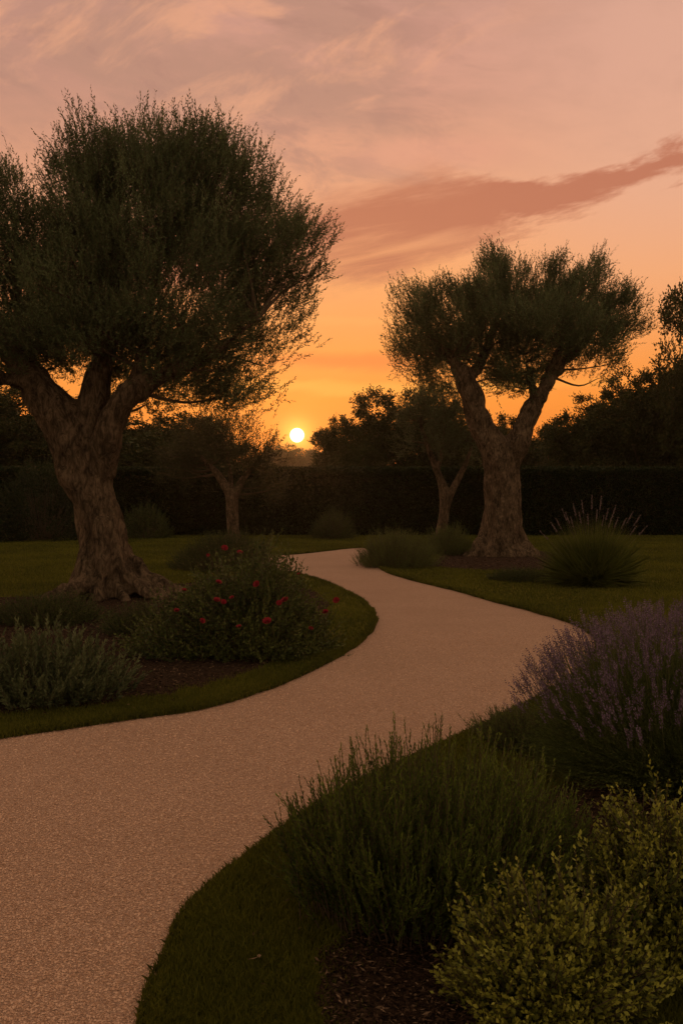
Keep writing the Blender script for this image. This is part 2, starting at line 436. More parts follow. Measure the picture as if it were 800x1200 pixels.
right_px = [(426, 642.4), (434, 647), (438, 657), (449, 669), (470, 677), (500, 685), (537, 694), (575, 705), (610, 714), (640, 722.5), (668, 731), (690, 742), (700, 758), (690, 778), (662, 803), (620, 827), (575, 850), (520, 875), (440, 912), (380, 945), (345, 968), (304, 998), (262, 1030), (231, 1061), (210, 1095), (192, 1135), (176, 1178), (160, 1250), (146, 1400), (120, 1800), (60, 2600)]
right_edge = wob(smooth_line([G(*p) for p in far_px + right_px[1:]]), .02)
close = np.array([[-1.0, -1.5], [-7, -1.5], [-9, 2.5]])
path_poly = np.vstack([left_edge, right_edge, close])

# lawn sheet out to the horizon
me = mesh_np('lawn', np.array([[-900, -60, 0], [900, -60, 0], [900, 1500, 0], [-900, 1500, 0]], float), np.array([[0, 1, 2, 3]]), M['lawn'])
struct('lawn', me)
def poly_mesh(name, poly, z, mat):
    import mathutils
    tri = mathutils.geometry.tessellate_polygon([[Vector((p[0], p[1], 0)) for p in poly]])
    me = mesh_np(name, np.c_[poly, np.full(len(poly), z)], np.array(tri), mat)
    me.update()
    if me.polygons[0].normal.z < 0: me.flip_normals()
    return me
struct('gravel_path', poly_mesh('gravel_path', path_poly, 0.004, M['gravel']))
# raised turf lip along both edges of the path
def lip_mesh(line, side):
    t = norm(np.gradient(line, axis=0)); nn = np.stack([-t[:, 1], t[:, 0]], 1) * side
    prof = [(-0.004, 0.0), (0.004, 0.022), (0.03, 0.034), (0.10, 0.030), (0.22, 0.012), (0.32, 0.001)]
    V = np.concatenate([np.c_[line + nn * o, np.full(len(line), z)] for o, z in prof]); m = len(line); Fc = []
    for k in range(len(prof) - 1):
        for i in range(m - 1): Fc.append((k * m + i, k * m + i + 1, (k + 1) * m + i + 1, (k + 1) * m + i))
    return V, np.array(Fc)
V, Fc = lip_mesh(left_edge, 1.0); struct('lawn_edge', mesh_np('lawn_edge', V, Fc, M['lawn'], smooth=True))
V, Fc = lip_mesh(right_edge, 1.0); struct('lawn_edge', mesh_np('lawn_edge', V, Fc, M['lawn'], smooth=True))

def blob(px):
    P_ = [G(*p) for p in px]; P_.append(P_[0]); return wob(smooth_line(P_, 10)[:-1], .12, 4.0, 3.)
beds = {
    'left': blob([(-150, 820), (-150, 700), (30, 700), (70, 688), (130, 682), (215, 684), (250, 676), (330, 678), (370, 695), (385, 715), (368, 745), (315, 780), (255, 800), (190, 815), (120, 826), (40, 835), (-60, 838)]),
    'tree': blob([(495, 664), (520, 650), (560, 643), (640, 647), (668, 656), (640, 668), (560, 668)]),
    'front': blob([(390, 1400), (370, 1250), (375, 1150), (400, 1090), (500, 1010), (640, 930), (900, 870), (1100, 930), (900, 1060), (720, 1110), (690, 1180), (700, 1300), (600, 1500)]),
}
for i, (k, b) in enumerate(beds.items()): struct('mulch_bed', poly_mesh('mulch_bed', b, 0.008, M['mulch']))

def on_lip(p):
    d = np.minimum(polydist(p, left_edge), polydist(p, right_edge)); return np.interp(d, [0, .03, .10, .22, .32], [.015, .03, .028, .012, 0])
# ------------------------------------------------------------------ grass (stuff)
def blades(pts, z, h, wd, lean=.45, seg_bend=.35):
    n = len(pts); az_ = rng.uniform(0, 2 * np.pi, n); ld = np.c_[np.cos(az_), np.sin(az_), np.zeros(n)]
    fc = rng.uniform(0, 2 * np.pi, n); s = np.c_[np.cos(fc), np.sin(fc), np.zeros(n)] * (wd / 2)[:, None]
    b = np.c_[pts, z]; up = np.array([0, 0, 1.]); le = rng.uniform(0, lean, n)[:, None]
    m1 = b + (up + ld * le * .5) * (h * .5)[:, None]; tp = b + (up * .9 + ld * le * 1.6) * h[:, None]
    V = np.stack([b - s, b + s, m1 + s * .8, tp, m1 - s * .8], 1).reshape(-1, 3)
    return V, np.arange(5 * n).reshape(-1, 5)
def ground_pts(n, d0, d1, power, margin=1.25):
    """density falls with distance; covers the view and a margin"""
    u = rng.uniform(0, 1, n); e = 2 - power
    d = (d0 ** e + u * (d1 ** e - d0 ** e)) ** (1 / e)
    a = rng.uniform(-1, 1, n) * (400 / F) * margin
    return np.c_[a * d, d]
G_V = []
for (n, d0, d1, pw) in ((420000, 2.3, 10, 1.9), (330000, 9, 42, 1.6)):
    p = ground_pts(n, d0, d1, pw)
    k = ~inpoly(p, path_poly); p = p[k]
    for b in beds.values():
        ib = inpoly(p, b)
        dl = polydist(p[ib], np.vstack([b, b[:1]])); drop = np.ones(len(dl), bool); drop[rng.uniform(size=len(dl)) < .35 * np.exp(-dl / .05)] = False
        kk = np.ones(len(p), bool); kk[np.where(ib)[0][drop]] = False; p = p[kk]
    d = p[:, 1]
    hh = rng.uniform(.55, 1.2, len(p)) * np.interp(d, [2, 6, 15, 40], [.034, .036, .045, .07])
    ww = np.interp(d, [2, 6, 15, 40], [.0035, .006, .012, .03])
    G_V.append((p, on_lip(p), hh, ww))
p = np.vstack([g[0] for g in G_V]); z = np.concatenate([g[1] for g in G_V]); hh = np.concatenate([g[2] for g in G_V]); ww = np.concatenate([g[3] for g in G_V])
V, Fc = blades(p, z, hh, ww)
patch = np.array([mnoise.noise((x * .8, y * .35, 0)) for x, y in p[::20]]).repeat(20)[:len(p)] if False else rng.uniform(-.1, .1, len(p))
struct('grass', mesh_np('grass', V, Fc, M['grass'], np.clip(rng.uniform(.1, .7, len(p)) + patch, 0, 1)), 'stuff')
# longer blades hanging over the edges of the gravel
def along(line, n, lo, hi):
    k = rng.integers(0, len(line) - 1, n * 4); a, b = line[k], line[k + 1]
    w_ = np.hypot(*(b - a).T) / np.maximum((a[:, 1] + 1) ** 1.3, 1) * (a[:, 1] > 1.5); sel = rng.choice(len(k), n, p=w_ / w_.sum()); a, b = a[sel], b[sel]
    t = norm(b - a); nn = np.stack([-t[:, 1], t[:, 0]], 1)
    return a + (b - a) * rng.uniform(size=(n, 1)) + nn * rng.uniform(lo, hi, (n, 1))
p = np.vstack([along(left_edge, 26000, -.028, .06), along(right_edge, 34000, -.028, .06)])
d = p[:, 1]
V, Fc = blades(p, np.full(len(p), .01), rng.uniform(.5, 1.3, len(p)) * np.interp(d, [2, 8, 20], [.030, .045, .07]), np.interp(d, [2, 6, 15, 40], [.0035, .006, .011, .03]), lean=.55)
struct('grass', mesh_np('grass', V, Fc, M['grass'], rng.uniform(0, .6, len(p))), 'stuff')
# bark chips on the beds
cp = []
for b in beds.values():
    q = ground_pts(260000, 2.4, 26, 2.4); cp.append(q[inpoly(q, b)][:26000])
p = np.vstack(cp); n = len(p); a = rng.uniform(0, np.pi * 2, n)
Dn = norm(np.c_[np.cos(a), np.sin(a), rng.uniform(-.15, .35, n)])
V, Fc, T = leaves(np.c_[p, rng.uniform(.010, .028, n)], Dn, rng.uniform(.008, .032, n) * np.interp(p[:, 1], [3, 20], [1, 2]), rng.uniform(.003, .009, n) * np.interp(p[:, 1], [3, 20], [1, 2]), rng.uniform(0, 1, n) ** 1.6)
struct('bark_mulch', mesh_np('bark_mulch', V, Fc, M['chip'], T), 'stuff')
# loose pebbles on the near gravel
p = ground_pts(150000, 2.3, 11, 2.3); p = p[inpoly(p, path_poly)]; n = len(p)
r = rng.uniform(.002, .0052, n) * np.interp(p[:, 1], [2, 10], [1, 1.6])
octv = np.array([[1, 0, 0], [0, 1, 0], [-1, 0, 0], [0, -1, 0], [0, 0, 1]], float)
a = rng.uniform(0, 6.28, n); ca, sa = np.cos(a), np.sin(a)
sx = rng.uniform(.7, 1.5, n); o3 = octv[None] * np.stack([sx, 1 / sx, rng.uniform(.5, 1, n)], 1)[:, None]
o3 = o3 + rng.normal(size=o3.shape) * .12
V = np.stack([o3[..., 0] * ca[:, None] - o3[..., 1] * sa[:, None], o3[..., 0] * sa[:, None] + o3[..., 1] * ca[:, None], o3[..., 2]], -1) * r[:, None, None]
V = (V + np.c_[p, np.full(n, .005)][:, None]).reshape(-1, 3)
Fc = np.concatenate([(np.arange(n) * 5)[:, None] + np.array([[k, (k + 1) % 4, 4]]) for k in range(4)])
struct('gravel', mesh_np('gravel', V, Fc, M['pebble'], np.tile(rng.uniform(0, 1, n), 4)), 'stuff')

# ------------------------------------------------------------------ trees
def crown_parts(root, lobes, K, per, ln, nl, L, W, mat, base_c, up=.55, spread=.5, limb_pts=None, nbr=70, twig_r=.003, tint0=.0, shell=.35, br_r=.035, csz=.28):
    """crown mesh = clumps of leafy shoots; branches mesh = boughs running out to the clumps. local co-ordinates"""
    c, u, k = sample_lobes(lobes, K, shell)
    base_c = np.asarray(base_c)
    out = norm(c - base_c)
    ci = np.repeat(np.arange(K), per); n = len(ci)
    c = c + out * (np.minimum(rng.exponential(.10, K), .26) * (rng.uniform(size=K) < .6))[:, None] + rng.normal(size=(K, 3)) * .05
    b = c[ci] + rng.normal(size=(n, 3)) * csz * .5
    d = norm(out[ci] * .6 + u[ci] * .35 + np.array([0, 0, up]) + rng.normal(size=(n, 3)) * spread)
    lens = ln * rng.uniform(.5, 1.25, n)
    tint = np.clip(tint0 + rng.uniform(0, .5, K)[ci] + rng.uniform(-.1, .15, n), 0, 1)
    lv, tip = sprigs(b, d, lens, nl, L, W, 1.0, .10, tint=tint, taper=.15)
    st = prisms(b, tip, twig_r, twig_r * .35)
    me = mesh_np('crown', *lv[:2], mat, lv[2]); link('crown', me, root)
    tubes = []
    if limb_pts is not None:
        lp = np.array(limb_pts)
        for i in rng.choice(K, min(nbr, K), replace=False):
            q = c[i]; dist = np.linalg.norm(lp - q, axis=1) + (lp[:, 2] > q[2]) * 1.0
            s = lp[int(np.argmin(dist))]; mid = (s + q) / 2 + rng.normal(size=3) * .08 * np.linalg.norm(q - s)
            mid[2] -= .06 * np.linalg.norm(q - s)
            tubes.append(tube([s, mid, q], [br_r, br_r * .6, br_r * .25], 6, 4))
    V = [np.vstack([t[0] for t in tubes])] if tubes else []; Fs = []; o = 0
    for t in tubes: Fs.append(t[1] + o); o += len(t[0])
    if tubes:
        V.append(st[0]); Fs.append(st[1] + o); V = np.vstack(V); Fs = np.concatenate(Fs)
    else: V, Fs = st
    fl = [tuple(dict.fromkeys(f)) for f in Fs.tolist()]
    me = bpy.data.meshes.new('branches'); me.from_pydata(V.tolist(), [], fl); me.materials.append(M['twig'])
    link('branches', me, root)

def PL(root_xy, px, py, d, off=0.0):
    """pixel at depth -> local point of a thing standing at root_xy"""
    q = P(px, py, d + off); return np.array([q[0] - root_xy[0], q[1] - root_xy[1], q[2]])

def ancient_olive(name, label, basepx, limbs, roots, lobes_px, K, per, leafL, leafW, voxel, gnarl, seed, nl=12, ln=.55, hang=(), nbr=70, mat='olive', up=.55):
    bx, by = G(*basepx); d = by; mpp = d / F
    root = thing(name, label, 'tree', (bx, by, 0), 'olive trees along the path')
    tb = []; lp = []
    for pts in limbs:
        pp = [PL((bx, by), x, y, d, off) for x, y, r, off in pts]; rr = [r * mpp for x, y, r, off in pts]
        pp[0][2] = max(pp[0][2], -.05)
        tb.append(tube(pp, rr, 14, 6))
        for a, b in zip(pp[:-1], pp[1:]):
            if b[2] > 2.2:
                for f in (0., .33, .66, 1.): lp.append(a + (b - a) * f)
    for (an, length, h0, r0) in roots:
        ax, ay = math.cos(an), math.sin(an)
        pts = [(ax * .18, ay * .18, h0 * 1.5), (ax * length * .42, ay * length * .42, h0 * .62), (ax * length * .75, ay * length * .75, h0 * .24), (ax * length * 1.08, ay * length * 1.08, .03), (ax * length * 1.4, ay * length * 1.4, -.06)]
        tb.append(tube(pts, [r0 * 1.1, r0 * 1.15, r0 * .95, r0 * .7, r0 * .3], 10, 5))
    link('trunk', tubes_mesh('trunk', tb, M['bark'], voxel, gnarl, seed=seed), root)
    lobes = []
    for (x, y, rx, ry, off, *wt) in lobes_px:
        q = PL((bx, by), x, y, d, off); rz = ry * mpp; rxx = rx * mpp
        lobes.append((*q, rxx, min(rxx, 1.9) * .9, rz, *(wt if wt else [rx * ry])))
    bc = np.mean([l[:3] for l in lobes], axis=0) - np.array([0, 0, 1.0])
    crown_parts(root, lobes, K, per, ln, nl, leafL, leafW, M[mat], bc, up=up, limb_pts=lp, nbr=nbr, spread=.45)
    return root

# big leaning olive on the left
ancient_olive('olive_tree', 'biggest ancient olive tree with thick leaning gnarled trunk and flared roots, left of the path',
    (132, 699),
    [[(138, 700, 36, 0), (128, 660, 28, 0), (119, 620, 26, 0), (108, 585, 26, 0), (97, 555, 28, 0), (90, 525, 29, 0), (76, 495, 26, 0), (52, 462, 24, 0), (28, 428, 18, .1), (4, 392, 12, .3), (-22, 350, 8, .4), (-40, 300, 5, .5)],
     [(152, 692, 17, -.1), (144, 650, 12, -.14), (133, 612, 11, -.14), (122, 575, 12, -.12), (112, 535, 17, .05), (108, 500, 18, .1), (112, 455, 18, .1), (119, 415, 13, .1), (128, 365, 9, .1), (134, 315, 6, .1), (137, 250, 4, .1), (150, 190, 2.5, .1)],
     [(124, 560, 11, -.15), (125, 520, 16, -.25), (130, 495, 16, -.3), (148, 466, 15, -.35), (182, 444, 11, -.4), (222, 428, 7.5, -.5), (262, 405, 5, -.6), (300, 375, 3, -.6)],
     [(150, 464, 8, -.3), (163, 430, 7, -.3), (172, 380, 6, -.2), (185, 320, 4, -.1), (215, 250, 2.5, 0)],
     [(45, 452, 14, 0), (15, 446, 11, -.1), (-25, 440, 9, -.3), (-70, 420, 6, -.5), (-110, 380, 4, -.6)],
     [(32, 430, 10, .1), (26, 395, 8, .3), (22, 350, 6, .5), (22, 290, 4, .6)],
     [(128, 590, 8, 0), (138, 622, 9, -.02), (150, 652, 10, -.05), (172, 675, 12, -.08), (200, 689, 9.5, -.1), (226, 699, 4, -.12)],
     [(128, 605, 8, -.2), (138, 645, 9, -.3), (152, 675, 9, -.38), (172, 693, 8, -.42), (192, 705, 4, -.45)],
     [(104, 590, 9, -.1), (108, 632, 11, -.2), (102, 664, 12, -.28), (88, 690, 10, -.32), (68, 708, 5, -.4)],
     [(118, 610, 10, -.3), (122, 655, 11, -.42), (118, 690, 10, -.48), (112, 712, 5, -.55)],
     [(98, 560, 8, -.2), (92, 520, 9, -.25), (70, 480, 8, -.2)],
     [(117, 405, 6, .3), (95, 360, 5, .7), (75, 300, 3.5, 1.0)]],
    [(-.05, .9, .40, .12), (-.35, 1.0, .5, .11), (-.62, .95, .42, .10), (-1.1, .6, .45, .13), (-1.7, .5, .4, .14), (-2.2, .95, .6, .14), (-2.55, .9, .5, .12), (3.0, .8, .5, .13), (.6, .8, .5, .13), (1.8, .7, .4, .13), (-.18, 1.2, .34, .08)],
    [(165, 275, 108, 104, .1), (112, 214, 50, 66, 0), (168, 204, 66, 58, .4), (225, 222, 66, 62, -.3), (268, 250, 60, 60, -.2), (288, 300, 68, 66, -.1), (306, 362, 46, 42, .1), (225, 330, 98, 80, -.6), (305, 245, 34, 36, .2, 800), (346, 308, 20, 50, 0, 800), (335, 385, 22, 20, 0, 300), (258, 192, 34, 32, 0, 700),
     (95, 320, 76, 80, .6), (8, 262, 50, 76, 0), (15, 350, 64, 54, .6), (-75, 290, 75, 100, 0), (-130, 370, 60, 60, -.2), (238, 408, 70, 42, -.2), (205, 440, 62, 28, .3), (285, 425, 34, 28, 0), (262, 465, 40, 16, .1, 1000), (95, 385, 80, 40, .9, 3000), (160, 395, 60, 34, .8, 2400), (20, 400, 50, 30, .6, 1500), (140, 300, 70, 60, 0, 3500), (72, 412, 60, 30, .9, 2200), (150, 432, 50, 22, .8, 1500), (20, 430, 40, 16, .8, 700), (25, 402, 48, 24, -.6, 1300), (125, 395, 44, 30, -.8, 1500), (185, 412, 44, 22, -.8, 1100), (205, 464, 62, 14, .2, 1100), (-40, 415, 50, 26, -.7, 900), (85, 360, 50, 50, -.6, 1800)],
    1250, 24, .060, .0185, .030, .062, 0.0, nl=13, ln=.30, nbr=120, up=.8)

# olive on the right of the path
ancient_olive('olive_tree', 'olive tree with upright forked trunk and round wispy crown, right of the path bend',
    (587, 651),
    [[(587, 655, 29, 0), (587, 630, 24, 0), (588, 600, 22, 0), (588, 565, 21, 0), (586, 540, 22, 0), (574, 515, 17, 0), (563, 495, 15, 0), (552, 468, 14, 0), (545, 445, 12, 0), (530, 422, 8, 0), (512, 400, 5, .1), (495, 380, 3, .2)],
     [(592, 600, 14, 0), (594, 560, 14, 0), (602, 528, 13, -.1), (614, 500, 12, -.1), (626, 475, 10.5, -.1), (640, 450, 8, -.1), (660, 425, 6, 0), (685, 400, 4, 0)],
     [(545, 450, 7, 0), (562, 425, 6, .2), (575, 395, 4, .3), (585, 350, 2.5, .4)],
     [(626, 470, 6, 0), (622, 445, 4.5, .3), (612, 415, 3, .5)],
     [(642, 448, 5, 0), (655, 410, 4, -.4), (662, 360, 2.5, -.5)],
     [(580, 590, 9, -.1), (573, 622, 9, -.15), (561, 643, 8, -.2), (545, 656, 4, -.25)], [(600, 590, 9, -.1), (606, 622, 9, -.1), (617, 643, 8, -.15), (634, 655, 4, -.2)],
     [(586, 600, 9, -.3), (582, 632, 9, -.45), (572, 654, 7, -.55), (562, 662, 3, -.6)], [(594, 600, 9, -.3), (599, 632, 9, -.4), (607, 653, 7, -.5), (616, 661, 3, -.55)]],
    [(0.1, .8, .5, .17), (-.6, .75, .5, .17), (-1.3, .55, .5, .2), (-2.0, .6, .5, .2), (-2.7, .85, .55, .18), (3.1, .8, .45, .16), (1.2, .7, .4, .16), (2.1, .7, .4, .16)],
    [(508, 388, 40, 34, 0), (545, 372, 44, 38, -.5), (588, 352, 34, 34, .2), (583, 320, 12, 18, .2, 280), (560, 412, 44, 20, .3, 900), (612, 372, 44, 32, .4), (672, 355, 48, 32, .2), (650, 385, 58, 30, -.5), (706, 376, 34, 32, .3), (690, 402, 52, 24, 0), (640, 322, 14, 16, 0, 220), (694, 322, 14, 20, 0, 260), (742, 392, 12, 22, 0, 160), (500, 355, 20, 16, 0, 260), (728, 358, 12, 14, 0, 160), (612, 430, 62, 24, .5, 1100), (596, 448, 30, 14, .3, 420), (610, 405, 40, 20, .2, 900), (494, 420, 30, 20, .2, 450), (520, 445, 34, 16, .2, 380), (702, 428, 38, 18, .3, 420)],
    640, 20, .085, .024, .040, .075, 11.0, nl=12, ln=.40, nbr=90, up=.95)

# thin V-trunked olive behind it, and the small olive in front of the hedge
ancient_olive('olive_tree', 'slender grey-leaved olive tree with thin V-shaped trunk, behind the path bend',
    (517, 641),
    [[(515, 643, 8.5, 0), (517, 622, 6.8, 0), (520, 600, 6, 0), (521, 582, 6.5, 0), (516, 562, 5, 0), (509, 545, 4, 0), (500, 520, 3, 0), (492, 495, 2, 0)],
     [(524, 590, 4, 0), (533, 568, 4, 0), (543, 548, 3.2, 0), (552, 525, 2.2, 0), (556, 500, 1.5, 0)],
     [(512, 552, 3, 0), (518, 525, 2.4, .2), (520, 490, 1.5, .3)]],
    [(0., .35, .2, .08), (-1.4, .3, .2, .08), (3.0, .35, .2, .08), (1.6, .3, .2, .08)],
    [(505, 505, 34, 32, 0), (490, 480, 24, 22, 0), (520, 478, 24, 24, .2), (545, 512, 20, 26, 0), (490, 530, 22, 16, 0), (525, 525, 24, 16, 0, 300)],
    110, 12, .11, .026, .03, .02, 4.0, nl=9, ln=.5, nbr=26, mat='olive_pale', up=.3)
ancient_olive('olive_tree', 'small round-headed olive tree with slim straight trunk, left of the setting sun',
    (272, 638),
    [[(274, 640, 9.5, 0), (273, 620, 7.5, 0), (272, 600, 7, 0), (271, 582, 7, 0), (262, 566, 5, 0), (250, 550, 4, 0), (235, 535, 2.5, 0)],
     [(272, 590, 5, 0), (280, 570, 4.5, 0), (290, 555, 3.5, 0), (302, 540, 2, 0)],
     [(271, 580, 4, 0), (270, 555, 3, .3), (266, 530, 2, .4)]],
    [(0., .4, .22, .09), (-1.4, .35, .2, .09), (3.0, .4, .2, .09), (1.6, .35, .2, .09)],
    [(260, 530, 40, 24, 0), (225, 535, 32, 22, .1), (298, 535, 26, 22, 0), (250, 512, 34, 16, .1), (290, 562, 30, 18, .1, 330), (312, 570, 18, 16, 0, 200), (215, 555, 28, 14, 0, 250), (272, 505, 26, 10, .2)],
    190, 13, .10, .025, .03, .02, 8.0, nl=9, ln=.40, nbr=34, up=.35, mat='dusky')

# broad-leaved trees beyond the hedge
def broad_proto(seed, lacy=False):
    """unit tree: height 1, crown radius about .42; returns (trunk mesh, crown mesh)"""
    global rng
    keep = rng; rng = np.random.default_rng(seed)
    tb = [tube([(0, 0, -.02), (.01, 0, .12), (0, .01, .3), (-.02, 0, .55)], [.035, .026, .022, .010], 10, 4)]
    for k in range(9):
        a = k * 2.4 + seed; z0 = .16 + .035 * k; l = .30 - .012 * k
        tb.append(tube([(0, 0, z0), (math.cos(a) * l * .5, math.sin(a) * l * .5, z0 + .10), (math.cos(a) * l, math.sin(a) * l, z0 + .26)], [.014, .009, .003], 6, 4))
    tm = tubes_mesh('trunk', tb, M['bark'])
    nl_ = 34 if not lacy else 20; lob = []
    for i in range(nl_):
        a = rng.uniform(0, 6.28); zz = rng.uniform(.08, .9); rr = .34 * math.sqrt(max(.05, 1 - ((zz - .48) / .5) ** 2)) * rng.uniform(.55, 1.0)
        s = rng.uniform(.09, .17) * (.75 if lacy else 1)
        lob.append((math.cos(a) * rr, math.sin(a) * rr, zz, s, s, s * .8))
    lob.append((0, 0, .42, .26, .26, .38, .03))
    K = 900 if not lacy else 380
    c, u, k = sample_lobes(lob, K, .55)
    ci = np.repeat(np.arange(K), 26 if not lacy else 22); n = len(ci)
    b = c[ci] + rng.normal(size=(n, 3)) * .018
    d = norm(u[ci] + rng.normal(size=(n, 3)) * .7 + np.array([0, 0, .15]))
    tint = np.clip(rng.uniform(0, .6, K)[ci] + rng.uniform(-.1, .2, n), 0, 1)
    lv, tip = sprigs(b, d, .040, 5, .019, .012, .9, 0, tint=tint)
    cm = mesh_np('crown', *lv[:2], M['tree'], lv[2])
    rng = keep
    return tm, cm
protos = [broad_proto(s) for s in (3, 8, 21)] + [broad_proto(5, True)]
def bg_tree(label, px, top, d, wscale, kind, rot, group='trees beyond the clipped hedge'):
    hgt = P(px, top, d)[2]; x = P(px, 580, d)[0]
    root = thing('tree', label, 'tree', (x, d, 0), group)
    root.scale = (wscale, wscale, hgt); root.rotation_euler = (0, 0, rot)
    link('trunk', protos[kind][0], root); link('crown', protos[kind][1], root)
BG = [  # label, px, top y, depth, crown-diameter-ish scale (m), kind, rot
 ('broad rounded dark tree beyond the hedge just right of the setting sun', 470, 456, 58, 10.5, 0, .4),
 ('smaller bushy tree tucked against the rounded tree, its left shoulder nearest the sun', 408, 492, 55, 5.5, 1, 2.),
 ('low distant tree directly below the setting sun', 352, 525, 330, 34, 2, 1.),
 ('low distant tree just left of and below the setting sun', 316, 522, 300, 30, 1, 4.),
 ('low distant tree right of and below the setting sun', 388, 528, 350, 34, 0, 5.),
 ('dim distant tree seen in the fork of the right olive', 600, 487, 72, 9, 1, .9),
 ('dim distant tree between the right olive trunk and the dark tree mass', 648, 498, 80, 9, 2, 2.8),
 ('dark bushy tree behind the right end of the hedge, left edge of the dark mass', 705, 452, 50, 7.5, 0, 1.7),
 ('dark dense tree beyond the hedge at the right, below the tall feathery one', 762, 424, 47, 7.5, 2, 3.3),
 ('dark dense tree at the far right, partly out of frame', 845, 418, 46, 9, 1, .2),
 ('tallest feathery tree at the far right edge with ragged branches against the sky', 822, 332, 43, 6.5, 3, 1.1),
 ('dark tree beyond the hedge behind the small round-headed olive', 232, 500, 60, 10.5, 2, 5.5),
 ('dark tree seen just right of the leaning olive trunk', 185, 484, 50, 11, 0, 2.2),
 ('dark tree showing between the limbs of the leaning olive', 100, 462, 52, 9.5, 1, 3.9),
 ('dull green tree at the left edge, behind the leaning olive', 18, 448, 48, 9, 2, .7),
 ('dark tree beyond the left edge of the view, partly hidden by olive foliage', -60, 440, 50, 10, 0, 4.4),
 ('dim distant tree behind the thin V-trunked olive', 548, 492, 85, 10, 2, 1.9),
]
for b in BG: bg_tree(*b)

# ------------------------------------------------------------------ clipped hedge and shrubs against it
def box_leaves(x0, x1, y0, y1, h, n, L, W):
    """leaves over the front, top and back of a clipped hedge"""
    sel = rng.choice(4, n, p=[.55, .25, .1, .1]); u = rng.uniform(size=n); v = rng.uniform(size=n); X = x0 + (x1 - x0) * u
    pos = np.empty((n, 3)); nn = np.zeros((n, 3))
    bow = np.array([mnoise.noise((x * .7, zz * 1.2, 0)) for x, zz in zip(X, v * 3)]) * .07
    f = sel == 0; pos[f] = np.c_[X[f], y0 - bow[f], v[f] * h]; nn[f] = (0, -1, .15)
    f = sel == 1; pos[f] = np.c_[X[f], y0 + (y1 - y0) * v[f], h + bow[f] * .5]; nn[f] = (0, 0, 1)
    f = sel == 2; pos[f] = np.c_[X[f], y1 + bow[f], v[f] * h]; nn[f] = (0, 1, .1)
    f = sel == 3; pos[f] = np.c_[X[f], y0 + (y1 - y0) * v[f] * .1, h * (.93 + .07 * v[f])]; nn[f] = (0, -.7, .7)
    pos += rng.normal(size=(n, 3)) * .035
    return leaves(pos, norm(nn * .9 + rng.normal(size=(n, 3)) * .55), L * rng.uniform(.7, 1.3, n), W, rng.uniform(0, .7, n) ** 1.3)
def bx_mesh(name, x0, x1, y0, y1, h, mat):
    V = np.array([[x, y, z] for z in (0, h) for y in (y0, y1) for x in (x0, x1)], float)
    return mesh_np(name, V, np.array([[0, 1, 5, 4], [1, 3, 7, 5], [3, 2, 6, 7], [2, 0, 4, 6], [4, 5, 7, 6]]), mat)
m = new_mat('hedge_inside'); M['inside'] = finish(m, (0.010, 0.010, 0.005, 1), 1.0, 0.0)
HY = G(400, 628)[1]; HH = P(400, 550, HY)[2]
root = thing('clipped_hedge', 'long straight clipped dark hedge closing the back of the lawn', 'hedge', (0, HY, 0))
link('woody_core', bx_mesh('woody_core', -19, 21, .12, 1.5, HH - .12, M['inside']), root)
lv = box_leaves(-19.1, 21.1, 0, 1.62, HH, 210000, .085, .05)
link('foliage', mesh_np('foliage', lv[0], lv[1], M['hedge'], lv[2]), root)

def mound(root, R_, Hh, n, ln, nl, L, W, mat, up=.5, bend=.1, stems=True, ang=.7, tip=.3, shape=None, tint=(0, .5), inner=.3, part='foliage', rough=.28):
    """domed leafy shrub: shoots starting inside the dome and reaching its skin"""
    u = norm(rng.normal(size=(n, 3))); u[:, 2] = np.abs(u[:, 2])
    rr = rng.uniform(inner, 1, n) ** .6
    wobv = np.array([mnoise.noise((a * 2.3 + R_ * 9, b_ * 2.3, c_ * 2.3)) for a, b_, c_ in u]) * rough + 1
    end = u * np.array([R_, R_, Hh]) * (rr * wobv)[:, None]
    if shape is not None: end = end + np.array(shape)[rng.integers(0, len(shape), n)]
    d = norm(u * np.array([1, 1, .8]) + np.array([0, 0, up]) + rng.normal(size=(n, 3)) * .22)
    l_ = ln * rng.uniform(.7, 1.2, n); base = end - d * l_[:, None]; base[:, 2] = np.maximum(base[:, 2], .01)
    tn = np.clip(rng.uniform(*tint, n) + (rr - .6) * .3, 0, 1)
    lv, tp = sprigs(base, d, l_, nl, L, W, ang, bend, tint=tn, tipy=tip)
    link(part, mesh_np(part, *lv[:2], mat, lv[2]), root)
    if stems:
        low = np.c_[base[:, :2] * .25, np.zeros(n)]; k = rng.choice(n, max(20, n // 5), replace=False)
        sv = cat([prisms(base, tp, .0022, .001), prisms(low[k], base[k], .006, .003)])
        link('stems', mesh_np('stems', sv[0], sv[1], M['twig']), root)
    return tp, d
def shrub(name, label, cat_, px, py, R_, Hh, *a, group=None, **k):
    x, y = G(px, py); root = thing(name, label, cat_, (x, y, 0), group); mound(root, R_, Hh, *a, **k); return root
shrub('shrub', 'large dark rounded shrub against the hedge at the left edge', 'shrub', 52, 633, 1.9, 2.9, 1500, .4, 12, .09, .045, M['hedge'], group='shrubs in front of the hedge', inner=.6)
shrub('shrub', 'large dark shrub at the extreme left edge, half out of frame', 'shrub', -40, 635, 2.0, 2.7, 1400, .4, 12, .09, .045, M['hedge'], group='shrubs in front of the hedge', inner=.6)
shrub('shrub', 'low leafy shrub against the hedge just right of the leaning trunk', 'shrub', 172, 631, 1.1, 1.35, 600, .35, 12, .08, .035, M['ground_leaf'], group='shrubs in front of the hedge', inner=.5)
shrub('shrub', 'low rounded green shrub alone against the middle of the hedge', 'shrub', 390, 631.5, .98, 1.12, 700, .35, 12, .07, .025, M['ground_leaf'], group='shrubs in front of the hedge', inner=.5)

